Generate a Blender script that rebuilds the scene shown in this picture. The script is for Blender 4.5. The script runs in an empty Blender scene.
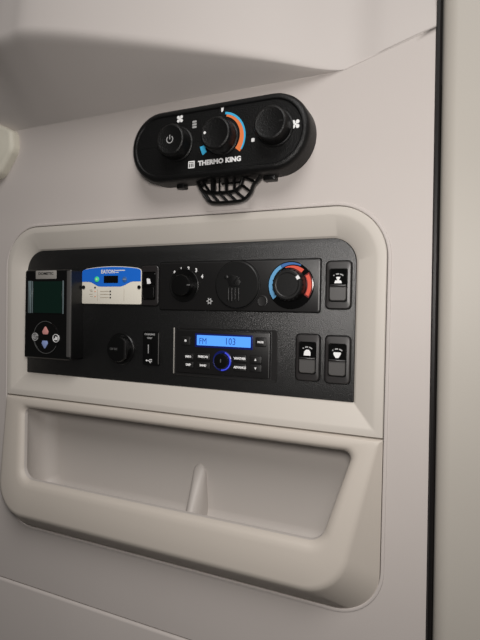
import bpy, bmesh, math, random
from mathutils import Vector, Matrix
random.seed(7)
S = 0.001                                   # everything below is laid out in millimetres
scene = bpy.context.scene
C = scene.collection
PI = math.pi

# ------------------------------------------------------------------ camera
F = 485.0                                   # focal length in pixels of the 480x640 frame
VX = Vector((1090, 30, -F)).normalized()    # wall "right" in camera space (x right, y down, z forward)
VD = Vector((-0.017, 1, 0)); VD.z = -(VD.x*VX.x + VD.y*VX.y)/VX.z; VD.normalize()
VN = VX.cross(VD)
def c2w(c): return Vector((c.dot(VX), c.dot(VN), -c.dot(VD)))
CAM = -c2w(Vector((0, 0, 567)))             # camera position, mm, in the wall's frame
def P(px, py, y=0.0):
    """photo pixel -> (x, z) in mm on the plane at depth y"""
    d = c2w(Vector((px-240, py-320, F)))
    t = (y-CAM.y)/d.y
    p = CAM + d*t
    return (p.x, p.z)
cd = bpy.data.cameras.new('camera'); cam = bpy.data.objects.new('camera', cd); C.objects.link(cam)
r_, u_, f_ = c2w(Vector((1, 0, 0))), c2w(Vector((0, -1, 0))), c2w(Vector((0, 0, 1)))
m = Matrix(((r_.x, u_.x, -f_.x, CAM.x*S), (r_.y, u_.y, -f_.y, CAM.y*S), (r_.z, u_.z, -f_.z, CAM.z*S), (0, 0, 0, 1)))
cam.matrix_world = m
cd.sensor_fit = 'VERTICAL'; cd.sensor_height = 36; cd.lens = F/640*36
cd.clip_start = 0.01
scene.camera = cam

# ------------------------------------------------------------------ world, lights, exposure
w = bpy.data.worlds.new('world'); scene.world = w; w.use_nodes = True
w.node_tree.nodes['Background'].inputs[0].default_value = (1.0, 0.97, 0.94, 1)
w.node_tree.nodes['Background'].inputs[1].default_value = 0.05
def area(name, loc, target, size, power, col):
    l = bpy.data.lights.new(name, 'AREA'); l.shape = 'DISK'; l.size = size; l.energy = power; l.color = col
    o = bpy.data.objects.new(name, l); C.objects.link(o)
    o.location = Vector(loc)*S
    o.rotation_euler = (Vector(target)-Vector(loc)).to_track_quat('-Z', 'Y').to_euler()
    return o
area('cab_dome_lamp', (500, -1000, 1300), (0, 0, 50), 1.0, 19.0, (1.0, 0.975, 0.955))
area('unseen_side_light', (225, -520, 80), (0, 0, 0), 0.12, 2.1, (1.0, 0.955, 0.915))  # unseen light beside the camera, added to give the plate its sheen
vs = scene.view_settings
vs.view_transform = 'Standard'; vs.look = 'None'; vs.exposure = -0.10; vs.gamma = 1; vs.use_curve_mapping = False

# ------------------------------------------------------------------ materials
def mat(name, col, rough=0.5, bump=0.0, bscale=600, spec=0.5, var=0.0, emit=None, estr=0, coat=0.0, det=2, metal=0.0, trans=0.0):
    m = bpy.data.materials.new(name); m.use_nodes = True
    nt = m.node_tree; b = nt.nodes['Principled BSDF']
    b.inputs['Base Color'].default_value = (*col, 1); b.inputs['Roughness'].default_value = rough
    b.inputs['Specular IOR Level'].default_value = spec; b.inputs['Coat Weight'].default_value = coat
    b.inputs['Metallic'].default_value = metal; b.inputs['Transmission Weight'].default_value = trans
    tc = nt.nodes.new('ShaderNodeTexCoord'); n = nt.nodes.new('ShaderNodeTexNoise')
    nt.links.new(tc.outputs['Object'], n.inputs['Vector'])
    n.inputs['Scale'].default_value = bscale; n.inputs['Detail'].default_value = det
    if bump:
        bp = nt.nodes.new('ShaderNodeBump'); bp.inputs['Strength'].default_value = bump; bp.inputs['Distance'].default_value = 0.0006
        nt.links.new(n.outputs['Fac'], bp.inputs['Height']); nt.links.new(bp.outputs['Normal'], b.inputs['Normal'])
    if var:
        n2 = nt.nodes.new('ShaderNodeTexNoise'); n2.inputs['Scale'].default_value = 9; n2.inputs['Detail'].default_value = 4
        nt.links.new(tc.outputs['Object'], n2.inputs['Vector'])
        mx = nt.nodes.new('ShaderNodeMix'); mx.data_type = 'RGBA'
        mx.inputs[6].default_value = (*[c*(1-var) for c in col], 1); mx.inputs[7].default_value = (*[min(1, c*(1+var)) for c in col], 1)
        nt.links.new(n2.outputs['Fac'], mx.inputs[0]); nt.links.new(mx.outputs[2], b.inputs['Base Color'])
    if emit:
        b.inputs['Emission Color'].default_value = (*emit, 1); b.inputs['Emission Strength'].default_value = estr
    return m
M = {}
M['wall'] = mat('grained_grey_wall_plastic', (0.53, 0.485, 0.458), 0.55, 0.12, 900, 0.35, 0.03)
M['soffit'] = mat('smooth_grey_ceiling_plastic', (0.53, 0.49, 0.465), 0.6, 0.05, 900, 0.3, 0.03)
M['bezel'] = mat('beige_moulded_plastic', (0.56, 0.52, 0.47), 0.48, 0.05, 1200, 0.4, 0.02)
M['tray'] = mat('beige_tray_plastic', (0.53, 0.48, 0.425), 0.5, 0.05, 1200, 0.4, 0.02)
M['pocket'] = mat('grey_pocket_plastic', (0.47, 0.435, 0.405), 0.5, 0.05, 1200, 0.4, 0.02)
M['cream'] = mat('cream_plastic', (0.62, 0.59, 0.50), 0.5, 0.03, 800, 0.4, 0.02)
M['side'] = mat('warm_beige_panel', (0.45, 0.42, 0.375), 0.5, 0.08, 500, 0.4, 0.03)
M['rubber'] = mat('black_rubber', (0.006, 0.005, 0.005), 0.4, 0.1, 400, 0.4)
M['gap_black'] = mat('gap_shade_black', (0.01, 0.01, 0.01), 0.9)
M['plate'] = mat('black_textured_plate', (0.002, 0.002, 0.002), 0.40, 0.75, 1000, 1.0, det=3)
M['black'] = mat('satin_black_plastic', (0.003, 0.003, 0.003), 0.30, 0.15, 1500, 0.4)
M['hvac'] = mat('smooth_black_fascia', (0.004, 0.0035, 0.0035), 0.42, 0.12, 1200, 0.9)
M['knob'] = mat('soft_black_knob', (0.004, 0.004, 0.004), 0.42, 0.1, 1500, 0.5)
M['grain'] = mat('pebbled_black_plastic', (0.004, 0.004, 0.004), 0.42, 0.8, 700, 0.3, det=3)
M['gloss'] = mat('gloss_black', (0.003, 0.003, 0.003), 0.12, 0, spec=0.4)
M['dark'] = mat('deep_black', (0.002, 0.002, 0.002), 0.7, spec=0.2)
M['rocker'] = mat('grey_rocker_pad', (0.075, 0.072, 0.070), 0.42, 0.1, 1200, 0.8)
M['bez2'] = mat('switch_surround', (0.010, 0.008, 0.008), 0.42, 0.1, 1200, 1.0)
M['white'] = mat('white_print', (0.80, 0.80, 0.80), 0.5)
M['greyprint'] = mat('grey_print', (0.36, 0.36, 0.36), 0.5)
M['dimprint'] = mat('dim_print', (0.10, 0.10, 0.10), 0.5)
M['silver'] = mat('silver_plate', (0.42, 0.40, 0.37), 0.45, 0.05, 900, metal=0.3)
M['eblue'] = mat('bright_blue_print', (0.012, 0.16, 0.72), 0.4)
M['ecream'] = mat('off_white_print', (0.82, 0.78, 0.68), 0.45)
M['eline'] = mat('tan_print', (0.36, 0.30, 0.22), 0.6)
M['green'] = mat('green_key', (0.06, 0.60, 0.22), 0.4, emit=(0.05, 0.8, 0.25), estr=0.25)
M['arcblue'] = mat('light_blue_print', (0.13, 0.36, 0.62), 0.4)
M['arcnavy'] = mat('navy_print', (0.05, 0.15, 0.40), 0.4)
M['arcred'] = mat('red_print', (0.70, 0.10, 0.06), 0.4)
M['arcdkred'] = mat('dark_red_print', (0.16, 0.012, 0.012), 0.4)
M['orange'] = mat('orange_print', (0.75, 0.20, 0.06), 0.4)
M['cyan'] = mat('cyan_print', (0.05, 0.42, 0.70), 0.4)
M['pink'] = mat('pink_print', (0.62, 0.28, 0.26), 0.5)
M['pale'] = mat('pale_blue_print', (0.26, 0.34, 0.62), 0.5)
M['screen'] = mat('dark_green_glass', (0.003, 0.016, 0.011), 0.15, spec=0.5)
M['glassbar'] = mat('screen_edge_glass', (0.13, 0.17, 0.18), 0.2, spec=0.7)
M['lcd'] = mat('lit_blue_display', (0.02, 0.08, 0.3), 0.4, emit=(0.10, 0.36, 1.0), estr=1.0)
M['lcdrim'] = mat('navy_display_surround', (0.004, 0.006, 0.05), 0.3, emit=(0.01, 0.02, 0.25), estr=0.25)
M['lcdtext'] = mat('display_segments', (0.01, 0.04, 0.16), 0.5, emit=(0.01, 0.06, 0.30), estr=0.6)
M['ledblue'] = mat('lit_blue_ring', (0.02, 0.03, 0.3), 0.3, emit=(0.06, 0.08, 0.75), estr=0.8)
M['navyknob'] = mat('navy_knob', (0.004, 0.006, 0.05), 0.3, emit=(0.0, 0.005, 0.12), estr=0.25)
M['metal'] = mat('brushed_steel', (0.35, 0.34, 0.33), 0.35, metal=1.0)

# ------------------------------------------------------------------ mesh helpers
org = {}
def tag(o, label=None, cat=None, group=None, kind=None):
    for k, v in (('label', label), ('category', cat), ('group', group), ('kind', kind)):
        if v: o[k] = v
    return o
def thing(name, label, cat, at=(0, 0, 0), group=None):
    o = bpy.data.objects.new(name, None); o.empty_display_size = 0.01
    C.objects.link(o); o.location = Vector(at)*S
    org[o] = Vector(at)
    return tag(o, label, cat, group)
def obj(name, verts, faces, material, parent=None, at=None, angle=35, smooth=True):
    o0 = org[parent] if parent is not None else Vector(at or (0, 0, 0))
    me = bpy.data.meshes.new(name)
    me.from_pydata([(Vector(v)-o0)*S for v in verts], [], faces)
    bm = bmesh.new(); bm.from_mesh(me)
    bmesh.ops.remove_doubles(bm, verts=bm.verts, dist=1e-7)
    bmesh.ops.recalc_face_normals(bm, faces=bm.faces)
    bm.to_mesh(me); bm.free()
    if smooth:
        for p in me.polygons: p.use_smooth = True
        me.set_sharp_from_angle(angle=math.radians(angle))
    me.materials.append(M[material])
    o = bpy.data.objects.new(name, me); C.objects.link(o)
    org[o] = o0
    if parent is not None: o.parent = parent
    else: o.location = o0*S
    return o
class MB:
    """collects shapes that form ONE part"""
    def __init__(s): s.v = []; s.f = []
    def add(s, v, f):
        n = len(s.v); s.v += [tuple(p) for p in v]; s.f += [tuple(i+n for i in q) for q in f]; return s
    def build(s, name, material, parent=None, at=None, angle=35, smooth=True):
        return obj(name, s.v, s.f, material, parent, at, angle, smooth)
def fillet(pts, radii, n=8):
    """closed polygon (x, z) with each corner rounded; n+1 points per corner"""
    out = []; L = len(pts)
    for i in range(L):
        p = Vector(pts[i]); a = Vector(pts[i-1]); b = Vector(pts[(i+1) % L])
        r = radii[i] if isinstance(radii, (list, tuple)) else radii
        da = (a-p).normalized(); db = (b-p).normalized()
        ang = da.angle(db); t = r/math.tan(ang/2)
        t = min(t, (a-p).length*0.499, (b-p).length*0.499); r = t*math.tan(ang/2)
        c = p + (da+db).normalized()*(r/math.sin(ang/2))
        s = p+da*t-c; e = p+db*t-c
        a0 = math.atan2(s.y, s.x); a1 = math.atan2(e.y, e.x)
        d = (a1-a0+PI) % (2*PI)-PI
        for k in range(n+1):
            q = a0+d*k/n; out.append((c.x+r*math.cos(q), c.y+r*math.sin(q)))
    return out
def rect(x0, x1, z0, z1, r=1.0, n=8):      # tl, tr, br, bl
    return fillet([(x0, z1), (x1, z1), (x1, z0), (x0, z0)], r, n)
def offset(loop, d):                        # inward offset of a (roughly convex) clockwise loop
    L = len(loop); out = []
    area2 = sum(loop[i-1][0]*loop[i][1]-loop[i][0]*loop[i-1][1] for i in range(L))
    sg = 1 if area2 > 0 else -1
    for i in range(L):
        a, p, b = Vector(loop[i-1]), Vector(loop[i]), Vector(loop[(i+1) % L])
        e1 = (p-a); e2 = (b-p)
        if e1.length < 1e-6: e1 = e2
        if e2.length < 1e-6: e2 = e1
        e1 = e1.normalized(); e2 = e2.normalized()
        n1 = Vector((-e1.y, e1.x))*sg; n2 = Vector((-e2.y, e2.x))*sg
        nn = (n1+n2); nn = nn.normalized() if nn.length > 1e-6 else n1
        k = max(0.5, nn.dot(n1))
        q = p+nn*(d/k); out.append((q.x, q.y))
    return out
def at_y(loop, y):
    return [(p[0], (y(p[0], p[1]) if callable(y) else y), p[1]) for p in loop]
def loft(loops, cap0=True, cap1=True):
    v = []; f = []; n = len(loops[0])
    for l in loops: v += l
    for i in range(len(loops)-1):
        for j in range(n):
            k = (j+1) % n
            f.append((i*n+j, i*n+k, (i+1)*n+k, (i+1)*n+j))
    if cap0: f.append(tuple(range(n)))
    if cap1: f.append(tuple((len(loops)-1)*n+j for j in range(n)))
    return v, f
def slab(loop, y0, y1, b=0.6, dish=0.0):
    """solid with its front at y0 (towards the viewer), its back at y1, front edge rounded by b"""
    L = [at_y(loop, y1), at_y(loop, y0+b), at_y(offset(loop, b*0.3), y0+b*0.3), at_y(offset(loop, b), y0)]
    if dish: L.append(at_y(offset(loop, b+dish), y0+dish*0.4))
    return loft(L)
def lathe(cx, cz, prof, n=40, cap0=True, cap1=True):
    """prof: list of (radius, y); axis along y"""
    loops = [[(cx+r*math.cos(2*PI*k/n), y, cz+r*math.sin(2*PI*k/n)) for k in range(n)] for r, y in prof]
    return loft(loops, cap0, cap1)
def circ(cx, cz, r, n=32): return [(cx+r*math.cos(-2*PI*k/n), cz+r*math.sin(-2*PI*k/n)) for k in range(n)]
def sector(cx, cz, r0, r1, a0, a1, y0, y1, n=24, r0e=None, r1e=None):
    """a printed arc between two radii, angles in degrees; r0e / r1e let it taper"""
    r0e = r0 if r0e is None else r0e; r1e = r1 if r1e is None else r1e
    o = []; i = []
    for k in range(n+1):
        t = k/n; a = math.radians(a0+(a1-a0)*t)
        ro = r1+(r1e-r1)*t; ri = r0+(r0e-r0)*t
        o.append((cx+ro*math.cos(a), cz+ro*math.sin(a))); i.append((cx+ri*math.cos(a), cz+ri*math.sin(a)))
    v = []; f = []
    for y in (y0, y1):
        v += [(p[0], y, p[1]) for p in o]+[(p[0], y, p[1]) for p in i]
    N = n+1
    for k in range(n):
        f += [(k, k+1, N+k+1, N+k), (2*N+k, 2*N+k+1, 3*N+k+1, 3*N+k), (k, k+1, 2*N+k+1, 2*N+k), (N+k, N+k+1, 3*N+k+1, 3*N+k)]
    f += [(0, N, 3*N, 2*N), (n, N+n, 3*N+n, 2*N+n)]
    return v, f
def flat(loop, y0, y1): return loft([at_y(loop, y1), at_y(loop, y0)])
def tube(path, r, n=8, flatten=1.0):
    pts = [Vector(p) for p in path]; loops = []
    for i, p in enumerate(pts):
        d = (pts[min(i+1, len(pts)-1)]-pts[max(i-1, 0)]).normalized()
        a = Vector((0, 1, 0)); a = (a-d*a.dot(d)).normalized(); b = d.cross(a)
        loops.append([tuple(p+a*(r*flatten*math.cos(2*PI*k/n))+b*(r*math.sin(2*PI*k/n))) for k in range(n)])
    return loft(loops)
def smoothpath(pts, sub=5):
    pts = [Vector(p) for p in pts]; out = []
    for i in range(len(pts)-1):
        p0 = pts[max(i-1, 0)]; p1 = pts[i]; p2 = pts[i+1]; p3 = pts[min(i+2, len(pts)-1)]
        for k in range(sub):
            t = k/sub
            out.append(0.5*((2*p1)+(p2-p0)*t+(2*p0-5*p1+4*p2-p3)*t*t+(3*p1-p0-3*p2+p3)*t**3))
    out.append(pts[-1]); return out
def text(name, s, size, cx, cz, y, material, parent, bold=0.0, sx=1.0, depth=0.12, align='CENTER'):
    """flat lettering facing the viewer, centred on (cx, cz); size is the capital height in mm"""
    cu = bpy.data.curves.new(name, 'FONT'); cu.body = s; cu.size = size/0.69*1.0; cu.align_x = align; cu.align_y = 'CENTER'
    cu.extrude = depth; cu.offset = bold; cu.resolution_u = 2
    t = bpy.data.objects.new(name, cu); C.objects.link(t)
    bpy.context.view_layer.update()
    dg = bpy.context.evaluated_depsgraph_get()
    me = bpy.data.meshes.new_from_object(t.evaluated_get(dg))
    bpy.data.objects.remove(t); bpy.data.curves.remove(cu)
    vs_ = [v.co.copy() for v in me.vertices]; fs = [tuple(p.vertices) for p in me.polygons]
    bpy.data.meshes.remove(me)
    zc = (max(v.y for v in vs_)+min(v.y for v in vs_))/2
    vv = [(cx+v.x*sx, y-v.z, cz+(v.y-zc)) for v in vs_]
    return obj(name, vv, fs, material, parent, smooth=False)
def fan_icon(name, cx, cz, r, y, material, parent):
    mb = MB()
    for k in range(4):
        a = math.radians(45+90*k)
        lp = [(cx+math.cos(a)*r*.6+math.cos(a+q)*r*.39, cz+math.sin(a)*r*.6+math.sin(a+q)*r*.39) for q in [2*PI*j/10 for j in range(10)]]
        mb.add(*flat(lp, y-.15, y))
    mb.add(*flat(circ(cx, cz, r*.25, 10), y-.16, y))
    return mb.build(name, material, parent)

# ------------------------------------------------------------------ the setting
YW = -8.0                                   # face of the wall; the black control plate lies at y = 0
XR = 209.0                                  # right end of the wall panel
HB = (115.0, 262.5); HD = (XR, 290.0)       # where the top edge of the wall turns up
# opening for the console: rounded hole with a raised bead
hole = rect(-369.0, 166.5, -304.5, 124.0, [57, 57, 50, 50], 14)
def wall_push(x, z):
    dx, dz = HD[0]-80, HD[1]-131
    L = math.hypot(dx, dz)
    d = ((x-80)*(-dz)+(z-131)*dx)/L         # distance to the left of the fold running down from the top corner
    k = min(max((z-131)/60, 0), 1); k = k*k*(3-2*k)
    return max(0, 1-math.exp(-max(d, 0)/32))*-2.0*k
def XE(z): return -0.8-0.0087*z        # the right edge of the panel leans a touch
def shear(mb_):
    mb_.v = [(x+XE(z) if x > XR-0.5 else x, y, z) for x, y, z in mb_.v]; return mb_
def top_z(x): return 262.5 if x <= HB[0] else 262.5+(x-HB[0])/(HD[0]-HB[0])*(HD[1]-HB[1])
bm = bmesh.new()
XL = -1100                                  # far left end of the wall
ol = [(XL, 131)]+[(XL+(XR-XL)*i/60, 131) for i in range(1, 61)]+[(XR, -391), (XL, -391)]
def ring(pts, y):
    vs_ = [bm.verts.new((p[0], y, p[1])) for p in pts]
    return [bm.edges.new((vs_[i-1], vs_[i])) for i in range(len(vs_))], vs_
e1, v1 = ring(ol, YW); e2, v2 = ring(hole, YW)
bmesh.ops.triangle_fill(bm, use_beauty=True, use_dissolve=False, edges=e1+e2)
_, v3 = ring(hole, YW+20)
for i in range(len(v2)): bm.faces.new((v2[i-1], v2[i], v3[i], v3[i-1]))
wv = [tuple(v.co) for v in bm.verts]; bm.verts.index_update()
wf = [tuple(v.index for v in f.verts) for f in bm.faces]; bm.free()
mb = MB(); mb.add(wv, wf)
nx, nz = 60, 24
gv = []; gf = []
for j in range(nz+1):
    for i in range(nx+1):
        x = XL+(XR-XL)*i/nx
        z = 131+(top_z(x)-131)*j/nz
        gv.append((x, YW+wall_push(x, z), z))
for j in range(nz):
    for i in range(nx): a = j*(nx+1)+i; gf.append((a, a+1, a+nx+2, a+nx+1))
mb.add(gv, gf)
# turned edges: bottom and right
mb.add([(XL, YW, -391), (XR, YW, -391), (XR, YW+12, -391), (XL, YW+12, -391)], [(0, 1, 2, 3)])
mb.add([(XR, YW, -391), (XR, YW, 290.0), (XR, YW+14, 290.0), (XR, YW+14, -391)], [(0, 1, 2, 3)])
shear(mb)
wall = tag(mb.build('wall_back', 'wall', angle=25), kind='structure')
# bead round the opening
bead = MB(); pth = [Vector((p[0], YW-0.2, p[1])) for p in offset(hole, -1.6)]
n = 8; loops = []
for i, p in enumerate(pth):
    d = (pth[(i+1) % len(pth)]-pth[i-1]).normalized(); a = Vector((0, 1, 0)); b = d.cross(a)
    loops.append([tuple(p+a*(1.1*math.cos(2*PI*k/n))+b*(1.9*math.sin(2*PI*k/n))) for k in range(n)])
loops.append(loops[0]); bead.add(*loft(loops, False, False))
tag(bead.build('trim_1', 'wall'), kind='structure')
# panel below the seam
sec = [(YW+14, -393.2), (YW+1.5, -393.2), (YW-0.8, -394.2), (YW-1.5, -397), (YW-1.5, -900)]
lw = MB(); lw.add([(x, y, z) for x in (XL, XR) for y, z in sec], [(i, i+1, i+6, i+5) for i in range(4)])
tag(shear(lw).build('wall_lower', 'wall', angle=60), kind='structure')
# rubber seal and the neighbouring panel on the right
sl = MB(); sl.add(*loft([[(XR+.6, YW-1, z), (XR+1.6, YW-2.4, z), (XR+4, YW-2.6, z), (XR+5.6, YW-1, z), (XR+5.6, YW+14, z), (XR+.6, YW+14, z)] for z in (-900, 760)]))
tag(shear(sl).build('trim_2', 'rubber'), kind='structure')
sec = [(XR+6.2, YW+14)]+[(XR+6.2+14*(1-math.cos(a)), YW+3-14*math.sin(a)) for a in [PI/2*k/8 for k in range(9)]]+[(XR+420, YW+12)]
rp = MB(); rp.add([(x, y, z) for z in (-900, 760) for x, y in sec], [(i, i+1, i+1+len(sec), i+len(sec)) for i in range(len(sec)-1)])
tag(shear(rp).build('wall_right', 'side', angle=60), kind='structure')
# moulded overhead: a ledge running back from the wall's top edge, then an upright part
def upper_line(t):
    """bottom bend of the upright part: (x, y, z)"""
    pts = []
    for (px, py, y) in ((-70, 62, -70), (0, 41, -92), (36, 33, -98), (160, 45, -74), (260, 58, -44)):
        x, z = P(px, py, y); pts.append(Vector((x, y, z)))
    pts[0:0] = [Vector((XL, -70, pts[0].z-10))]
    return pts
up = upper_line(0)
cz_ = [Vector((q.x*1.0, YW+wall_push(q.x, 262.5), 262.5)) for q in up]
cz_[0].x = XL
up += [Vector((HB[0], YW+wall_push(*HB)-1.0, HB[1]+.8)), Vector((160, YW+wall_push(160, top_z(160))-1.2, top_z(160)+1)), Vector((HD[0]-3, YW-1, HD[1]+.4))]
cz_ += [Vector((HB[0], YW+wall_push(*HB), HB[1])), Vector((160, YW+wall_push(160, top_z(160)), top_z(160))), Vector((HD[0]-3, YW, HD[1]))]
up2 = smoothpath(up, 6); cr2 = []
for q in up2:
    x = q.x; cr2.append(Vector((x, YW+wall_push(x, top_z(x)), top_z(x))))
rows = [[] for _ in range(9)]
for c, q in zip(cr2, up2):
    k = min(1, (q-c).length/40)
    lean = 22+0*k
    top = Vector((q.x, q.y+lean*2, q.z+400))
    b0 = q+(c-q)*0.13; b1 = q+(top-q)*0.025
    rows[0].append(c)
    rows[1].append(c+(b0-c)*0.5)
    for i in range(6):
        t = i/5; rows[2+i].append(b0*(1-t)**2+q*2*t*(1-t)+b1*t*t)
    rows[8].append(top)
W_ = len(up2)
sv = [tuple(p) for r in rows for p in r]
sf = [(j*W_+i, j*W_+i+1, (j+1)*W_+i+1, (j+1)*W_+i) for j in range(8) for i in range(W_-1)]
tag(obj('ceiling', sv, sf, 'soffit', angle=70), kind='structure')
# thin rounded lip along the top edge of the wall
lip = MB(); lip.add(*tube([(p.x, p.y+.6, p.z) for p in cr2 if -352 < p.x < 200], 1.0, 8))
tag(lip.build('trim_3', 'wall'), kind='structure')
# black sheet added behind the panels so the gaps stay dark
cv = MB(); cv.add(*flat(rect(XL, 630, -900, 262, 5, 2), 62, 66))
tag(cv.build('black_gap_backing', 'gap_black'), kind='structure')
# cream moulding that enters at the left edge
pr = fillet([(-720, P(-60, 120, YW-8)[1]), P(-12, 119, YW-8), P(15.5, 131.5, YW-8), P(16.5, 150, YW-8), P(2, 178, YW-8), (-720, P(2, 178, YW-8)[1])], [14, 14, 12, 22, 24, 14], 8)
cm = MB(); cm.add(*slab(pr, YW-16, 6, 6))
tag(cm.build('end_moulding', 'cream', angle=60), 'cream rounded plastic moulding at the left edge under the grey overhead', 'moulding')

# ------------------------------------------------------------------ beige bezel, black plate, storage tray
bz = thing('console_fascia', 'beige moulded bezel framing the black control plate', 'fascia', (-103, YW, -117))
LB = [at_y(rect(-368, 165.5, -117, 123, [55, 55, 1, 1], 14), YW+16), at_y(rect(-368, 165.5, -117, 123, [55, 55, 1, 1], 14), YW),
      at_y(rect(-367.2, 164.7, -116.2, 122.2, [54.5, 54.5, 1, 1], 14), YW-1.2), at_y(rect(-361, 157.5, -110, 116, [50, 50, 1.5, 1.5], 14), YW-1.6),
      at_y(rect(-358.5, 154.5, -107.5, 113.5, [48, 48, 2, 2], 14), YW-1.0),
      at_y(rect(-340.5, 135.5, -86.5, 93, [30, 28, 1.2, 1.2], 14), -0.5), at_y(rect(-338.5, 133.5, -84.5, 91, [29, 27, 1, 1], 14), 1.5)]
mb = MB(); mb.add(*loft(LB, False, False)); mb.build('frame', 'bezel', bz, angle=20)
pl = thing('control_plate', 'large black textured control plate holding the switches and radio', 'plate', (-103, 0, -84))
mb = MB(); mb.add(*slab(rect(-338, 133, -84, 90.5, [29, 27, 1, 1], 14), 0, 4, 0.4)); mb.build('panel', 'plate', pl)

tr = thing('storage_tray', 'beige moulded storage pocket below the control plate', 'tray', (-103, YW, -300))
def trap(t0x, t1x, tz, b0x, b1x, bz_, rt, rb, n=12): return fillet([(t0x, tz), (t1x, tz), (b1x, bz_), (b0x, bz_)], [rt, rt, rb, rb], n)
def yl(ya, yb, za=-119, zb=-271): return lambda x, z: ya+(yb-ya)*min(max((za-z)/(za-zb), 0), 1.05)
outer = trap(-368, 165.5, -118.6, -368, 165.5, -303.5, 1, 46)
fa = trap(-367, 164, -119.4, -354, 134, -282, 1.5, 50)
f0 = trap(-366.5, 163, -119.8, -353, 130, -279, 2, 48)
fb = trap(-365.5, 162, -120.2, -351, 127, -275.5, 3, 46)
f1 = trap(-363.5, 159.5, -121, -347, 122.5, -271, 4, 44)
f2 = trap(-342, 146, -126.5, -324, 114.5, -240, 10, 26)
fc = trap(-338, 143, -129, -320, 113.5, -234.5, 10, 24)
f3 = trap(-334, 139.5, -131.5, -317, 110, -231, 9, 21)
f4 = trap(-331.5, 137, -133.5, -315, 107.5, -229, 8, 19)
TL = [at_y(outer, YW+16), at_y(outer, YW-0.2), at_y(fa, yl(-9.5, -30)), at_y(f0, yl(-10.5, -34)), at_y(fb, yl(-11, -37)), at_y(f1, yl(-11.5, -38.6)), at_y(f2, yl(-11.5, -39)), at_y(fc, yl(-11, -38.6)), at_y(f3, yl(-9.5, -36.5)), at_y(f4, yl(-6.5, -32))]
mb = MB(); mb.add(*loft(TL, False, False)); mb.build('front_frame', 'tray', tr, angle=50)
g0 = trap(-331.0, 136.6, -134.0, -314.6, 107.2, -228.7, 8, 19)
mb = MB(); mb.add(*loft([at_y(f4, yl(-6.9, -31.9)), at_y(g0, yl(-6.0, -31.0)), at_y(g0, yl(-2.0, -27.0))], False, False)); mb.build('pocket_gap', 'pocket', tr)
g1 = trap(-333, 138, -131, -322, 118, -246, 14, 20)
g2 = trap(-333, 138, -130, -328, 128, -266, 16, 20)
g3 = trap(-328, 133, -134, -321, 123, -258, 14, 16)
g4 = trap(-316, 122, -146, -309, 112, -246, 8, 8)
PL = [at_y(g0, yl(-6.4, -31.2)), at_y(g1, yl(0, -18)), at_y(g2, 18), at_y(g3, 31), at_y(g4, 36)]
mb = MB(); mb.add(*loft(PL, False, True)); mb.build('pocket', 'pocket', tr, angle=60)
# tapered rib standing on the back of the pocket
xr_, zt = P(199.5, 463, 34)
rib = MB(); loops = []
for k in range(13):
    t = k/12; z = zt-t*84
    hw = (9+3*t)*math.sqrt(max(0.02, 1-(1-min(t*7, 1))**2)); pr_ = 2+48*t
    pr_ *= math.sqrt(max(0.05, 1-(1-min(t*9, 1))**2))
    loops.append([(xr_+hw*math.cos(a)+2.5*t, 37-pr_*math.sin(a)**0.8, z) for a in [PI*j/14 for j in range(15)]])
v, f = [], []
for l in loops: v += l
for i in range(12):
    for j in range(14): a = i*15+j; f.append((a, a+1, a+16, a+15))
f.append(tuple(range(15)))
rib.add(v, f); rib.build('divider_rib', 'pocket', tr, angle=70)

# ------------------------------------------------------------------ roof unit controller with three knobs
YF = -38.0
tk = thing('climate_controller', 'black pill-shaped climate controller with three knobs on the upper wall', 'controller', (-18, YW, 159))
stad = rect(-130, 90, 159, 241, 40.9, 14)
L = [at_y(stad, 4), at_y(stad, YF+7), at_y(offset(stad, 1.2), YF+3), at_y(offset(stad, 3.5), YF+0.8), at_y(offset(stad, 6), YF),
     at_y(offset(stad, 7), YF+0.2), at_y(offset(stad, 8.2), YF+1.6)]
mb = MB(); mb.add(*loft(L)); mb.build('body', 'grain', tk, angle=30)
YP = YF+1.4
for i, (kx, kz) in enumerate(((-65, 200), (-9, 200), (53, 202.5))):
    R = 17.5
    mb = MB(); mb.add(*lathe(kx, kz, [(R+2.4, YP+1), (R+2.2, YP-1.5), (R+.8, YP-2.5), (R+.4, YF-14), (R-.6, YF-16), (R-2.0, YF-16.8), (R-3.2, YF-16.6), (R-4, YF-16.3)], 48))
    kb = mb.build('knob', 'grain', tk, angle=30)
    yk = YF-16.4
    if i == 0:
        mb = MB(); mb.add(*sector(kx, kz, 3.4, 4.4, 130, 410, yk-.15, yk+.2)); mb.add(*flat(rect(kx-.5, kx+.5, kz, kz+5, .2, 2), yk-.15, yk+.2))
        mb.build('power_symbol', 'greyprint', kb)
    if i == 1:
        mb = MB(); mb.add(*flat(circ(kx-12, kz+1.5, 1.5, 14), yk-.15, yk+.2)); mb.build('pointer_dot', 'white', kb)
    if i == 2:
        mb = MB(); mb.add(*flat(fillet([(kx+10, kz+1.0), (kx+14.5, kz+.8), (kx+14.5, kz-.8), (kx+10, kz-1)], .3, 2), yk-.3, yk+.3)); mb.build('pointer_ridge', 'knob', kb)
mb = MB(); mb.add(*sector(-9, 200, 23.5, 27.5, 78, -38, YP-.25, YP+.4, 30, 20.5, 27.5)); mb.build('temperature_arc', 'orange', tk, smooth=False)
mb = MB(); mb.add(*sector(-9, 200, 25.6, 28.2, 82, -32, YP-.45, YP+.4, 30, 26.6, 28.2)); mb.build('temperature_arc', 'cyan', tk, smooth=False)
mb = MB(); mb.add(*sector(-9, 200, 21.5, 28, 193, 214, YP-.3, YP+.4, 10, 23, 28.5)); mb.build('cold_mark', 'cyan', tk, smooth=False)
x, z = P(180, 119, YP); fan_icon('fan_symbol', x, z, 4.8, YP, 'white', tk)
x, z = P(295.5, 124, YP); fan_icon('fan_symbol', x, z, 5.4, YP, 'white', tk)
x, z = P(194.5, 124.5, YP); mb = MB()
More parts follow.
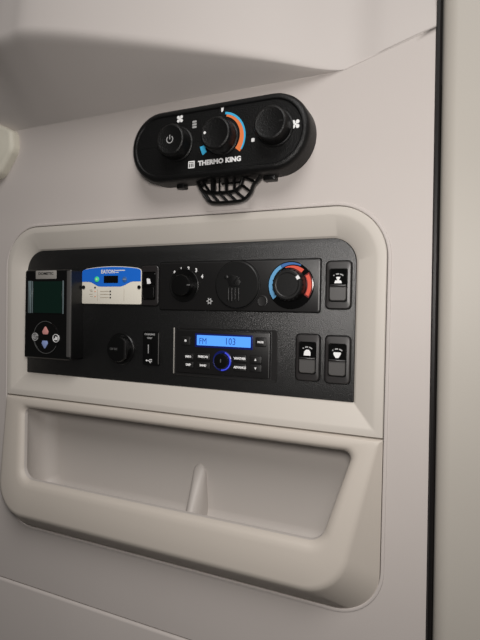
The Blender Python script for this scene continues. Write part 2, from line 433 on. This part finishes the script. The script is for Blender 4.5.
for k in range(3): mb.add(*flat(rect(x-2.6, x+2.6, z-4+k*3, z-4+k*3+2.2, .3, 2), YP-.2, YP+.4))
mb.build('heat_symbol', 'greyprint', tk)
x, z = P(222.5, 109.5, YP); mb = MB(); mb.add(*flat(fillet([(x-1.4, z+3.4), (x+1.6, z+2.6), (x+1.0, z-1), (x-.8, z-3.6), (x-1.4, z-1)], .6, 4), YP-.2, YP+.4)); mb.build('flame_symbol', 'white', tk)
x, z = P(253, 140, YP); mb = MB(); mb.add(*flat(rect(x-1.8, x+1.8, z-1.9, z+1.9, .4, 2), YP-.2, YP+.4)); mb.build('stop_symbol', 'white', tk)
x, z = P(218.8, 161, YP); text('lettering', 'THERMO KING', 5.0, x+0.5, z, YP-.1, 'white', tk, bold=.34, sx=1.08)
x, z = P(191.5, 165, YP); lg = MB(); lg.add(*flat(rect(x-4.2, x+4.0, z-3.6, z+4.4, .4, 2), YP-.15, YP+.3)); lo = lg.build('logo_badge', 'white', tk)
mb = MB()
for k in range(3): mb.add(*flat(rect(x-3.0+k*2.2, x-1.8+k*2.2, z-2.6, z+1.6, .2, 2), YP-.3, YP))
mb.add(*flat(rect(x-3.2, x+3.0, z+2.4, z+3.1, .2, 2), YP-.3, YP)); mb.build('logo_lines', 'black', lo)
# guard below the controller: outer loop, inner bar, slanted slats, short uprights
YG = -22.0
def gp(px, py, y=YG): x, z = P(px, py, y); return (x, y, z)
mb = MB(); mb.add(*tube(smoothpath([gp(195, 172), gp(198.5, 184), gp(204, 194), (*gp(209, 201),), gp(216, 202.8), gp(231, 202), gp(243, 200), gp(250.5, 193), gp(254, 184.5), gp(260, 178), gp(262, 172)]), 1.9, 8, 1.8))
gd = mb.build('guard_loop', 'black', tk, angle=60)
mb = MB(); mb.add(*tube(smoothpath([gp(198, 182), gp(203, 190.5), gp(212, 192.8), gp(226, 192.2), gp(236, 190), gp(241.5, 184), gp(243.5, 174)]), 1.9, 8, 1.5)); mb.build('guard_bar', 'black', tk, angle=60)
for a, b in (((204, 192), (211, 202)), ((211, 193), (219.5, 202.5)), ((219, 192.5), (228, 202)), ((227, 192), (236.5, 201)), ((234.5, 190), (244.5, 198.5)), ((240.5, 184), (251, 191.5)), ((243, 176), (256, 182.5))):
    mb = MB(); mb.add(*tube([gp(*a), gp(*b)], 1.6, 6, 1.3)); mb.build('guard_slat', 'black', tk, angle=60)
for a, b, r in (((213.5, 172), (213.5, 192), 3.0), ((219.5, 172), (219.5, 192), 1.0), ((226.5, 172), (226.5, 192), 1.8), ((234.5, 172), (234.5, 190), 1.6), ((201, 178), (209, 191), 1.4), ((209.5, 178), (200, 188), 1.4), ((222, 184), (242, 182), 1.2)):
    mb = MB(); mb.add(*tube([gp(*a), gp(*b)], r, 6, 1.6)); mb.build('guard_strut', 'black', tk, angle=60)
for (x0, x1, y_) in ((178.5, 186, 186.5), (264.5, 276.5, 178)):
    a = P(x0, y_, YW-6); b = P(x1, y_, YW-6); zz = (a[1]+b[1])/2
    mb = MB(); mb.add(*slab(rect(a[0], b[0], zz-3.2, zz+5, 1.2, 4), YW-11, YW, 1.2)); mb.build('mounting_tab', 'black', tk)

# ------------------------------------------------------------------ handset with screen
def PR(x0, y0, x1, y1, y):
    a = P(x0, y0, y); b = P(x1, y1, y); return a[0], b[0], b[1], a[1]     # x0, x1, z0, z1
YH = -24.0
hs = thing('heater_handset', 'black handset with dark green screen and round keypad on the plate', 'handset', (-276, 0, -60))
xa, xb, za, zb = -317, -241, -60, 62
bl = fillet([(xa, zb), (xb+7, zb), (xb+7, za), (xa-1.5, za)], [4, 3, 3, 3], 6)
mb = MB(); mb.add(*loft([at_y(bl, 2), at_y(bl, -12), at_y(offset(bl, .5), YH+1.6), at_y(offset(bl, 2.0), YH+0.0)])); mb.build('case', 'black', hs)
mb = MB(); mb.add(*slab(rect(xb+.2, xb+6.5, za+5, zb-2.5, 1.5, 4), YH-.6, YH+2, 0.6)); mb.build('lit_bevel', 'rocker', hs)  # right bevel of the case, its lit tone put into a lighter grey
x0, x1, z0, z1 = PR(36, 270.8, 56.5, 278.8, YH); mb = MB(); mb.add(*slab(rect(x0, x1, z0, z1, 1.0, 4), YH-.5, YH+.2, .3)); lp = mb.build('name_plate', 'silver', hs)
text('lettering', 'DOMETIC', 3.4, (x0+x1)/2, (z0+z1)/2+1.6, YH-.5, 'dark', lp, .12, 1.25)
x0, x1, z0, z1 = PR(28.2, 280.5, 64.8, 314.5, YH)
mb = MB(); mb.add(*slab(rect(x0, x1, z0, z1, 1.0, 4), YH-.5, YH+.3, .4)); sc = mb.build('screen_surround', 'gloss', hs)
x2, x3, z2, z3 = PR(34, 282, 62, 313, YH); mb = MB(); mb.add(*flat(rect(x2, x3, z0+1.5, z1-1.5, .5, 3), YH-.8, YH)); mb.build('screen', 'screen', sc)
mb = MB(); mb.add(*slab(rect(x0+.8, x0+6.5, z0+.6, z1-.6, .6, 3), YH-1.4, YH, .8)); mb.build('edge_glass', 'glassbar', sc)
mb = MB(); mb.add(*slab(rect(x0+8.0, x0+9.4, z0+1, z1-1, .4, 3), YH-1.2, YH, .4)); mb.build('edge_glass', 'glassbar', sc)
mb = MB(); mb.add(*slab(rect(x1-3.6, x1-1.6, z0+.6, z1-.6, .5, 3), YH-1.4, YH, .6)); mb.build('edge_glass', 'glassbar', sc)
kx, kz = P(46, 337.3, YH); RP = 22.5
mb = MB(); mb.add(*lathe(kx, kz, [(RP, YH+.5), (RP, YH-.7), (RP-.6, YH-.9), (RP-1.3, YH-.6), (RP-1.6, YH-.3)], 48)); kp = mb.build('keypad', 'black', hs)
mb = MB(); mb.add(*sector(kx, kz, RP-1.0, RP-.4, 60, 330, YH-1.0, YH-.5, 40)); mb.build('keypad_rim', 'dimprint', kp)
def drop(cx, cz, h, wd, flip): 
    s = -1 if flip else 1
    return fillet([(cx, cz+s*h), (cx+wd, cz-s*h*.25), (cx+wd*.7, cz-s*h*.85), (cx-wd*.7, cz-s*h*.85), (cx-wd, cz-s*h*.25)], [1.2, 2.5, 1.5, 1.5, 2.5], 4)
x, z = P(45.8, 330.5, YH); mb = MB(); mb.add(*slab(drop(x, z, 6.2, 5.6, False), YH-1.3, YH, .3)); k1 = mb.build('key', 'pink', kp); k1['label'] = 'pink warmer key'
mb = MB(); mb.add(*flat(circ(x, z-3.4, 2.0, 12), YH-1.45, YH)); mb.build('key_symbol', 'dark', k1) if False else None
x, z = P(45.2, 344.5, YH); mb = MB(); mb.add(*slab(drop(x, z, 6.2, 5.6, True), YH-1.3, YH, .3)); k2 = mb.build('key', 'pale', kp); k2['label'] = 'pale blue cooler key'
x, z = P(35.5, 336.7, YH); mb = MB(); mb.add(*sector(x, z, 4.3, 5.6, 0, 360, YH-1.2, YH)); mb.add(*sector(x, z, 2.2, 3.2, 0, 360, YH-1.2, YH)); mb.add(*flat(rect(x-.6, x+.6, z-1.8, z+1.8, .2, 2), YH-1.2, YH)); mb.build('key', 'greyprint', kp)
x, z = P(56.3, 338.2, YH); mb = MB(); mb.add(*sector(x, z, 4.9, 5.6, 0, 360, YH-1.2, YH)); mb.add(*flat(fillet([(x-3, z-2.5), (x+3, z-2.5), (x+3.2, z+2.5), (x+1, z+1), (x-.5, z+2.8), (x-1.2, z), (x-3, z-.6)], .4, 3), YH-1.2, YH)); mb.build('key', 'white', kp)

# ------------------------------------------------------------------ inverter remote panel, blue and cream
ea = thing('inverter_panel', 'blue and cream inverter remote panel between handset and radio controls', 'panel', (-188, 0, 16))
x0, x1, z0, z1 = PR(82.0, 269, 141, 304.5, -3)
xm = (x0+x1)/2; YE = -3.0
top = [(x0+.5, z1-1.5)]+[(x0+(x1-x0)*t, z1-1.5+4.2*math.sin(PI*t)**.7) for t in [k/12 for k in range(1, 12)]]+[(x1-.5, z1-1.5)]
body = fillet([(x0, z0)]+[(x0, z1-2.5)]+top[1:-1]+[(x1, z1-2.5), (x1, z0)], [2, 4]+[.5]*11+[4, 2], 5)
mb = MB(); mb.add(*slab(body, YE, 1, .6)); eb = mb.build('case', 'ecream', ea)
wv_ = []
for k in range(25):
    t = k/24; s = min(max((t-.12)/.2, 0), 1); s = s*s*(3-2*s); s2 = min(max((.88-t)/.22, 0), 1); s2 = s2*s2*(3-2*s2)
    wv_.append((x0+.7+(x1-x0-1.4)*t, z0+29.5-6.5*min(s, s2)))
tp = [(x1-.7, z1-4.5), (x1-1.8, z1-2.3)]+[(x0+(x1-x0)*t, z1-2.1+4.0*math.sin(PI*t)**.7) for t in [k/14 for k in range(13, 0, -1)]]+[(x0+1.8, z1-2.3), (x0+.7, z1-4.5)]
mb = MB(); mb.add(*flat(wv_+tp, YE-.25, YE+.1)); bb = mb.build('blue_header', 'eblue', ea, smooth=False)
x, z = P(108, 271.6, YE); text('lettering', 'EATON', 4.6, x, z, YE-.3, 'white', bb, .22, 1.0)
x, z = P(119.5, 271, YE); mb = MB(); mb.add(*flat(rect(x-7, x+9, z+.2, z+1.4, .2, 2), YE-.35, YE)); mb.build('small_print', 'white', bb); mb = MB(); mb.add(*flat(rect(x-6.5, x-1, z-2.2, z-1.2, .2, 2), YE-.35, YE)); mb.build('small_print', 'white', bb)
x2, x3, z2, z3 = PR(104, 275.8, 118.2, 283, YE); mb = MB(); mb.add(*slab(rect(x2, x3, z2, z3, .6, 3), YE-.6, YE, .3)); mb.build('readout', 'gloss', ea)
x, z = P(97.2, 279.3, YE); mb = MB(); mb.add(*lathe(x, z, [(3.6, YE), (3.6, YE-1), (3.1, YE-1.3)], 20)); gk = mb.build('power_key', 'green', ea); gk['label'] = 'green power key'
mb = MB(); mb.add(*flat(circ(x, z, 1.3, 12), YE-1.45, YE-1.2)); mb.build('key_dot', 'ecream', gk)
x, z = P(125, 279.3, YE); mb = MB(); mb.add(*lathe(x, z, [(3.6, YE), (3.6, YE-.9), (3.1, YE-1.1)], 20)); nk = mb.build('select_key', 'arcnavy', ea)
mb = MB(); mb.add(*flat(rect(x-2.4, x+2.4, z-.5, z+.5, .2, 2), YE-1.3, YE-1)); mb.build('key_print', 'greyprint', nk)
for px_, py_, r_ in ((95.2, 287.6, 1.3), (95.2, 291.4, .7), (95.2, 296.5, .7), (110.4, 291.4, 1.1), (110.4, 294.4, 1.1), (110.4, 297.6, 1.1)):
    x, z = P(px_, py_, YE); mb = MB(); mb.add(*lathe(x, z, [(r_, YE+.1), (r_, YE-.5), (r_*.6, YE-.8)], 12)); mb.build('indicator_lamp', 'dark' if r_ > 1 else 'orange', ea)
mb = MB()
for px_, py_, l in ((91, 290.0, 5), (91.5, 291.5, 4), (91, 294.2, 6), (91.5, 296.5, 4), (104.5, 291.4, 14), (104.5, 294.4, 14), (104.5, 297.6, 14)):
    x, z = P(px_, py_, YE); mb.add(*flat(rect(x-l/2, x+l/2, z-.35, z+.35, .1, 2), YE-.1, YE+.1))
for px_ in (97.4, 124): x, z = P(px_, 295, YE); mb.add(*flat(rect(x-.2, x+.2, z-8, z+8, .05, 2), YE-.08, YE+.1))
tag(mb.build('small_print', 'eline', ea), kind='stuff')
for px_ in (83.8, 139.2):
    x, z = P(px_, 287.3, YE); mb = MB(); mb.add(*lathe(x, z, [(2.6, YE+.1), (2.6, YE-.7), (1.6, YE-1.0), (.6, YE-.8)], 16)); mb.build('screw', 'black', ea)

# ------------------------------------------------------------------ rocker switches
def rocker(label, cx, cz, icon, dim=False):
    t = thing('rocker_switch', label, 'switch', (cx, 0, cz-25.5), 'rocker switches on the black plate')
    mb = MB(); mb.add(*flat(rect(cx-14.5, cx+14.5, cz-26.5, cz+26.5, 5.4, 6), -.25, .8)); mb.build('gap_shade', 'dark', t)  # flat black outline painted as the shaded gap round the surround
    o = rect(cx-13.3, cx+13.3, cz-25.3, cz+25.3, 4.6, 6)
    i = rect(cx-10.0, cx+10.0, cz-18.2, cz+17.6, 2.4, 6)
    mb = MB(); mb.add(*loft([at_y(o, 1), at_y(o, -1.2), at_y(offset(o, .8), -2.0), at_y(i, -2.4), at_y(i, 2)], False, False)); mb.build('surround', 'bez2', t)
    mb = MB(); mb.add(*flat(rect(cx-10, cx+10, cz-18, cz+17.6, 2.4, 6), 1.2, 2)); mb.build('well', 'dark', t)
    # upper half: gloss lens tilted back; lower half: matte pad standing out
    u = rect(cx-8.9, cx+8.9, cz+.6, cz+16.6, [3, 3, .4, .4], 6)
    mb = MB(); mb.add(*loft([at_y(u, 1), at_y(u, lambda x, z: -3.2+.11*(z-cz)), at_y(offset(u, .6), lambda x, z: -3.8+.11*(z-cz))])); lens = mb.build('lens', 'gloss', t)
    d = rect(cx-8.9, cx+8.9, cz-16.8, cz-2.0, [.4, .4, 3, 3], 6)
    mb = MB(); mb.add(*loft([at_y(d, 1), at_y(d, lambda x, z: -4.4-.04*(z-cz)), at_y(offset(d, .8), lambda x, z: -5.2-.04*(z-cz))])); mb.build('pad', 'black' if dim else 'rocker', t)
    mb = MB(); mb.add(*slab(rect(cx-8.9, cx+8.9, cz-1.7, cz+.5, .4, 3), -4.6, 1, .7)); mb.build('ridge', 'black' if dim else 'bez2', t)
    yf = lambda x, z: -3.95+.11*(z-cz)
    pr = 'white'
    ic = MB(); zc = cz+5.4
    def bit(loop): ic.add(*loft([at_y(loop, lambda x, z: yf(x, z)+.3), at_y(loop, lambda x, z: yf(x, z)-.12)]))
    if icon == 'person':
        bit(fillet([(cx-4.2, zc-3.6), (cx-3, zc-.6), (cx+3, zc-.6), (cx+4.2, zc-3.6)], .5, 3)); bit(fillet([(cx-2.4, zc+3.2), (cx+2.4, zc+3.2), (cx+1.6, zc+.8), (cx-1.6, zc+.8)], .5, 3)); bit(rect(cx-1.2, cx+1.2, zc-1, zc+1.4, .3, 2))
    elif icon == 'dome':
        bit(fillet([(cx-3.9, zc-3), (cx-3.6, zc+1), (cx-1.6, zc+3.4), (cx+1.8, zc+3.4), (cx+3.6, zc+1), (cx+3.9, zc-3)], [.4, 2, 2, 2, 2, .4], 3))
    elif icon == 'drop':
        bit(fillet([(cx-4, zc+2.8), (cx+4, zc+2.8), (cx+4, zc+.8), (cx+1.6, zc-3.2), (cx-1.6, zc-3.2), (cx-4, zc+.8)], .7, 3))
    else:
        bit(fillet([(cx-3.4, zc+3.8), (cx+1.4, zc+3.2), (cx+3.8, zc-2.8), (cx-2.0, zc-3.4)], .7, 3))
    ic.build('symbol', pr, lens)
    if not dim:
        ar = MB()
        for a0, a1 in ((140, 128), (112, 84), (74, 40)):
            pts = []
            for k in range(7):
                a = math.radians(a0+(a1-a0)*k/6); pts.append((cx+7.4*math.cos(a), cz+6.4+6.0*math.sin(a)))
            for k in range(6, -1, -1):
                a = math.radians(a0+(a1-a0)*k/6); pts.append((cx+6.4*math.cos(a), cz+6.2+4.9*math.sin(a)))
            ar.add(*loft([at_y(pts, lambda x, z: yf(x, z)+.3), at_y(pts, lambda x, z: yf(x, z)-.1)]))
        ar.build('arc_marks', 'greyprint', lens)
    return t
rocker('rocker switch at the upper right corner of the black plate', 115.0, 40.3, 'person')
rocker('lower rocker switch nearest the right edge of the plate', 115.6, -39.8, 'drop')
rocker('lower rocker switch beside the radio, with white dome symbol', 82.7, -39.2, 'dome')
rocker('dark rocker switch beside the blue and cream inverter panel', -126.0, 40.5, 'tilt', True)

# ------------------------------------------------------------------ power socket and usb port
sx_, sz_ = P(119.5, 349, -4)
so = thing('power_socket', 'round black power socket with lettered cap beside the usb port', 'socket', (sx_, 0, sz_-20))
mb = MB(); mb.add(*lathe(sx_, sz_, [(21, 1), (21, -1.2), (20, -2.2), (17.5, -2.6)], 40)); mb.build('flange', 'black', so)
mb = MB(); mb.add(*lathe(sx_, sz_, [(17, 0), (17, -8), (16, -9.4), (14, -9.8)], 40)); cp = mb.build('cap', 'black', so, angle=25)
mb = MB(); mb.add(*slab(rect(sx_+11.5, sx_+15.0, sz_-12, sz_+12, 1.5, 4), -11, -8, .8)); mb.build('cap_ridge', 'hvac', cp)
mb = MB(); mb.add(*slab(rect(sx_-4, sx_+6, sz_+13.5, sz_+18.5, 1.5, 4), -9, 0, .8)); mb.build('hinge_tab', 'black', so)
text('lettering', '12V DC', 2.6, sx_-5.0, sz_+.3, -9.8, 'dimprint', cp, .1, 1.0)
x0, x1, z0, z1 = PR(143, 331, 159, 366, -2)
ub = thing('usb_port', 'narrow black usb charging port with white symbol left of the radio', 'usb port', ((x0+x1)/2, 0, z0))
mb = MB(); mb.add(*slab(rect(x0, x1, z0, z1, 2.5, 5), -2.6, 1, .8)); mb.build('fascia', 'black', ub)
mb = MB(); mb.add(*slab(rect(x1-1.4, x1-.2, z0+2, z1-2, .4, 3), -3.0, 0, .4)); mb.build('edge_rib', 'rocker', ub)
x, z = P(149.7, 334.3, -2.6); text('lettering', 'CHARGING', 2.2, x, z, -2.6, 'greyprint', ub, .12, .95)
x, z = P(149.7, 338, -2.6); text('lettering', 'ONLY', 2.0, x, z, -2.6, 'greyprint', ub, .1, 1)
x, z = P(149, 349, -2.6); mb = MB(); mb.add(*loft([at_y(rect(x-3.6, x+3.6, z-8, z+8, .6, 3), -2.9), at_y(rect(x-2.8, x+2.8, z-7.2, z+7.2, .5, 3), -3.0), at_y(rect(x-2.6, x+2.6, z-7, z+7, .5, 3), 4)], False, True)); sk = mb.build('port_shell', 'black', ub)
mb = MB(); mb.add(*slab(rect(x-1.8, x-.3, z-5.6, z+5.6, .2, 3), -2.7, 3, .2)); mb.build('contact_tongue', 'greyprint', sk)
x, z = P(149.3, 361, -2.6); mb = MB()
mb.add(*tube([(x-3.5, -2.8, z+.4), (x+4, -2.8, z-.6)], .35, 6)); mb.add(*flat(circ(x-4, z+.5, 1.2, 12), -2.9, -2.5)); mb.add(*tube([(x-1.5, -2.8, z+.1), (x+.6, -2.8, z+2), (x+2.4, -2.8, z+1.8)], .35, 6)); mb.add(*tube([(x-.5, -2.8, z), (x+1.4, -2.8, z-2), (x+2.6, -2.8, z-2.2)], .35, 6)); mb.add(*flat(circ(x+3, z+1.7, .8, 10), -2.9, -2.5))
mb.build('usb_symbol', 'white', ub)

# ------------------------------------------------------------------ heating and cooling fascia
YC = -2.2
hv = thing('heater_fascia', 'black heater fascia with fan knob, embossed disc and temperature knob', 'heater control', (-7, 0, 10.5))
mb = MB(); mb.add(*flat(rect(-111.2, 96.2, 9.6, 70, 3, 5), -.3, .8)); mb.build('gap_shade', 'dark', hv)  # black outline standing in for the shaded gap round the panel
mb = MB(); mb.add(*slab(rect(-110, 95, 10.8, 68.8, 2.5, 5), YC, 1, .8)); mb.build('panel', 'hvac', hv)
# fan knob
kx, kz = -75.0, 40.6
mb = MB(); mb.add(*lathe(kx, kz, [(20.5, YC+.4), (20.5, YC-.5), (19.5, YC-.9), (17.5, YC-.3)], 48)); mb.build('knob_collar', 'black', hv)
mb = MB(); mb.add(*lathe(kx, kz, [(13.8, YC+.2), (13.6, YC-2), (12.8, YC-7.5), (12.0, YC-8.6), (10.8, YC-8.8)], 48)); fk = mb.build('fan_knob', 'black', hv, angle=25)
mb = MB(); mb.add(*slab(rect(kx+9, kx+13.5, kz-.9, kz+.9, .4, 3), YC-9.2, YC-8.4, .3)); mb.build('pointer', 'dimprint', fk)
for ch, px_, py_, s_ in (('0', 174.6, 272.2, 3.4), ('1', 181.2, 268.4, 2.6), ('2', 188.6, 268.4, 4.2), ('3', 196.3, 270.2, 4.2), ('4', 202.2, 276.4, 4.0)):
    x, z = P(px_, py_, YC); text('numeral', ch, s_, x, z, YC-.1, 'white', hv, .3, .9)
x, z = P(209.6, 301.2, YC); mb = MB()
for k in range(6):
    a = PI*k/3; mb.add(*tube([(x+1.4*math.cos(a), YC-.25, z+1.4*math.sin(a)), (x+4.0*math.cos(a), YC-.25, z+4.0*math.sin(a))], .75, 6, .3))
mb.add(*sector(x, z, 1.4, 2.8, 0, 360, YC-.3, YC)); mb.build('snowflake_symbol', 'greyprint', hv)
# embossed disc
dx_, dz_ = -3.0, 41.0
mb = MB(); mb.add(*lathe(dx_, dz_, [(28.6, YC+.3), (28.6, YC-.1), (27.6, YC-.2), (27.4, YC-2.2), (26.4, YC-3)], 56)); ed = mb.build('disc', 'knob', hv, angle=25)
mb = MB(); mb.add(*sector(dx_, dz_, 27.7, 28.9, 0, 360, YC-.12, YC+.3, 56)); mb.build('disc_groove', 'dark', hv)
mb = MB()
for k in range(4): mb.add(*slab(rect(dx_-11.5+k*4.3, dx_-9.3+k*4.3, dz_-20+abs(k-1)*.6, dz_-3.5, .5, 3), YC-4.0, YC-2.6, .5))
mb.build('embossed_bars', 'knob', ed)
mb = MB(); mb.add(*slab(fillet([(dx_-9, dz_-2), (dx_-12, dz_+6), (dx_-7, dz_+12), (dx_+1, dz_+10), (dx_+6, dz_+3), (dx_+3, dz_-2)], 2, 4), YC-3.9, YC-2.6, .8)); mb.add(*lathe(dx_-13, dz_+9, [(2.6, YC-2.6), (2.4, YC-3.8), (1.2, YC-4.4)], 14)); mb.add(*slab(fillet([(dx_-4, dz_+3), (dx_+1, dz_+9), (dx_+5, dz_+8), (dx_-1, dz_+0)], 1, 3), YC-4.6, YC-2.6, .6)); mb.build('embossed_emblem', 'knob', ed)
# small blank button
bx_, bz_ = P(262.3, 301, YC); mb = MB(); mb.add(*lathe(bx_, bz_, [(6.4, YC+.2), (6.4, YC-.9), (5.7, YC-1.1), (5.2, YC-.5), (4.6, YC-.4)], 28)); mb.build('blank_button', 'hvac', hv)
# temperature knob
tx, tz = 62.0, 40.2
mb = MB(); mb.add(*lathe(tx, tz, [(26.8, YC+.3), (26.6, YC-1.0), (25.8, YC-1.4), (17, YC-1.4)], 56)); dl = mb.build('dial_ring', 'gloss', hv)
YD = YC-1.4
mb = MB(); mb.add(*sector(tx, tz, 20.5, 25.4, 218, 118, YD-.2, YD+.2, 30, 21.5, 25.4)); mb.build('blue_arc', 'arcblue', dl, smooth=False)
mb = MB(); mb.add(*sector(tx, tz, 21.5, 25.4, 117, 62, YD-.2, YD+.2, 20, 24.0, 25.4)); mb.build('blue_arc', 'arcnavy', dl, smooth=False)
mb = MB(); mb.add(*sector(tx, tz, 20.2, 21.0, 108, 48, YD-.22, YD+.2, 20, 18.0, 23.0)); mb.build('red_arc', 'arcred', dl, smooth=False)
mb = MB(); mb.add(*sector(tx, tz, 19.0, 25.2, 34, -34, YD-.2, YD+.2, 24)); ra = mb.build('red_arc', 'arcdkred', dl, smooth=False)
mb = MB(); mb.add(*sector(tx, tz, 20.0, 24.0, 30, -30, YD-.35, YD+.2, 24)); mb.build('red_arc', 'arcred', dl, smooth=False)
prof = [(18.6, YD+.2), (18.4, YD-1.5), (17.4, YD-9)]
mb = MB(); mb.add(*lathe(tx, tz, prof+[(16.6, YD-11.4), (15.4, YD-12.4), (13.4, YD-12.4), (12.4, YD-11.9)], 56)); tkb = mb.build('temperature_knob', 'knob', hv, angle=25)
mb = MB(); mb.add(*flat([(tx+16.2*math.cos(a), tz+16.2*math.sin(a)) for a in [math.radians(24+4*k) for k in range(5)]]+[(tx+12.6*math.cos(a), tz+12.6*math.sin(a)) for a in [math.radians(40-4*k) for k in range(5)]], YD-12.75, YD-11.5)); mb.build('pointer', 'white', tkb)
for k in range(22):
    a = 2*PI*k/22; mb = MB()
    lp = [(tx+17.9*math.cos(a+d)*q, tz+17.9*math.sin(a+d)*q) for d, q in ((-.05, .985), (.05, .985), (.05, .90), (-.05, .90))]
    mb.add(*flat(lp, YD-10.9, YD-1)); mb.build('grip_rib', 'dark', tkb)

# ------------------------------------------------------------------ radio
ra_ = thing('radio', 'black radio with lit blue display and central knob in the plate', 'radio', (-20, 0, -70))
fo = rect(-88.5, 47, -69.8, -10.4, 1.5, 4); fi = rect(-85.0, 41, -66.8, -12.6, 1.5, 4)
mb = MB(); mb.add(*loft([at_y(fo, .5), at_y(fo, -1.4), at_y(offset(fo, .5), -1.8), at_y(fi, -1.6), at_y(fi, 1.5)], False, False)); mb.build('frame', 'hvac', ra_)
mb = MB(); mb.add(*slab(rect(-88.9, -87.4, -68.5, -11.5, .4, 3), -2.4, 0, .4)); mb.build('edge_strip', 'silver', ra_)
mb = MB(); mb.add(*flat(rect(-85, 41, -66.8, -12.6, 1, 4), 1.0, 2)); mb.build('well', 'dark', ra_)
YR = -4.0
mb = MB(); mb.add(*slab(rect(-84, 39, -65.8, -13.6, 1.6, 5), YR, 1.5, .9)); fp = mb.build('faceplate', 'hvac', ra_)
x0, x1, z0, z1 = PR(195.2, 333.2, 252.8, 350, YR); mb = MB(); mb.add(*slab(rect(x0, x1, z0, z1, 1, 4), YR-.4, YR+.5, .3)); dr = mb.build('display_surround', 'lcdrim', ra_)
x0, x1, z0, z1 = PR(197.2, 334.9, 250.8, 347.8, YR); mb = MB(); mb.add(*flat(rect(x0, x1, z0, z1, .5, 3), YR-.7, YR)); ds = mb.build('display', 'lcd', ra_); ds['label'] = 'lit blue display'
x, z = P(203.2, 341, YR); text('lettering', 'FM', 7.4, x, z, YR-.75, 'lcdtext', ds, 0, .8)
x, z = P(230.5, 341.5, YR); text('lettering', '103', 8.0, x, z, YR-.75, 'lcdtext', ds, 0, .85)
def button(x0, y0, x1, y1, s=None, size=2.3, mark=None, sx=1.0, tpos=None):
    a, b, c, d = PR(x0, y0, x1, y1, YR-1); mb = MB(); mb.add(*flat(rect(a-.4, b+.4, c-.4, d+.4, .8, 3), YR-.12, YR+.3)); g = mb.build('button_gap', 'dark', ra_)
    mb = MB(); mb.add(*slab(rect(a, b, c, d, .8, 3), YR-1.2, YR+.2, .5)); bt = mb.build('button', 'hvac', ra_)
    cx, cz = ((a+b)/2, (c+d)/2)
    if s: text('lettering', s, size, cx, cz, YR-1.2, 'white', bt, .22, sx)
    if mark:
        mb = MB()
        if mark == 'dot': mb.add(*flat(circ(cx, cz, 1.5, 14), YR-1.35, YR-1))
        elif mark == 'up': mb.add(*flat([(cx-1.4, cz-1.2), (cx, cz+1.6), (cx+1.4, cz-1.2)], YR-1.35, YR-1))
        else: mb.add(*flat([(cx-1.4, cz+1.2), (cx+1.4, cz+1.2), (cx, cz-1.6)], YR-1.35, YR-1))
        mb.build('symbol', 'white', bt)
    return bt
button(181.2, 336, 190, 345.2, mark='dot')
button(255.5, 337.6, 265.5, 346.8, 'MUTE', 1.9)
button(183.6, 353.0, 193.2, 360, 'INFO', 2.4)
button(183.6, 361.2, 193.2, 368, 'DISP', 2.4)
button(196.6, 352.8, 209.6, 360.6, 'PRESCAN', 2.4, sx=.92)
button(196.6, 361.8, 209.6, 369, 'BAND', 2.2)
button(233.6, 354.6, 246, 362.4, 'WEATHER', 2.4, sx=.92)
button(233.6, 363.4, 246, 371.6, 'ADVANCE', 2.4, sx=.95)
button(249.8, 355.8, 261.2, 363.8, mark='up')
button(249.8, 364.6, 261.2, 372.4, mark='down')
kx, kz = P(221.3, 361.2, YR-3)
mb = MB(); mb.add(*lathe(kx, kz, [(12.2, YR+.3), (12.2, YR-.8), (11.4, YR-1.2), (10.4, YR-.8)], 40)); mb.build('knob_ring', 'lcdrim', ra_)
mb = MB(); mb.add(*sector(kx, kz, 10.0, 11.4, 70, -95, YR-1.5, YR, 36)); mb.build('knob_glow', 'ledblue', ra_)
mb = MB(); mb.add(*lathe(kx, kz, [(9.6, YR), (9.2, YR-4), (8.6, YR-4.8), (7.6, YR-5)], 40)); vk = mb.build('volume_knob', 'black', ra_, angle=25)
mb = MB(); mb.add(*slab(rect(kx-.6, kx+.6, kz-1.5, kz+2.5, .3, 3), YR-5.3, YR-4.8, .2)); mb.build('pointer', 'dimprint', vk)
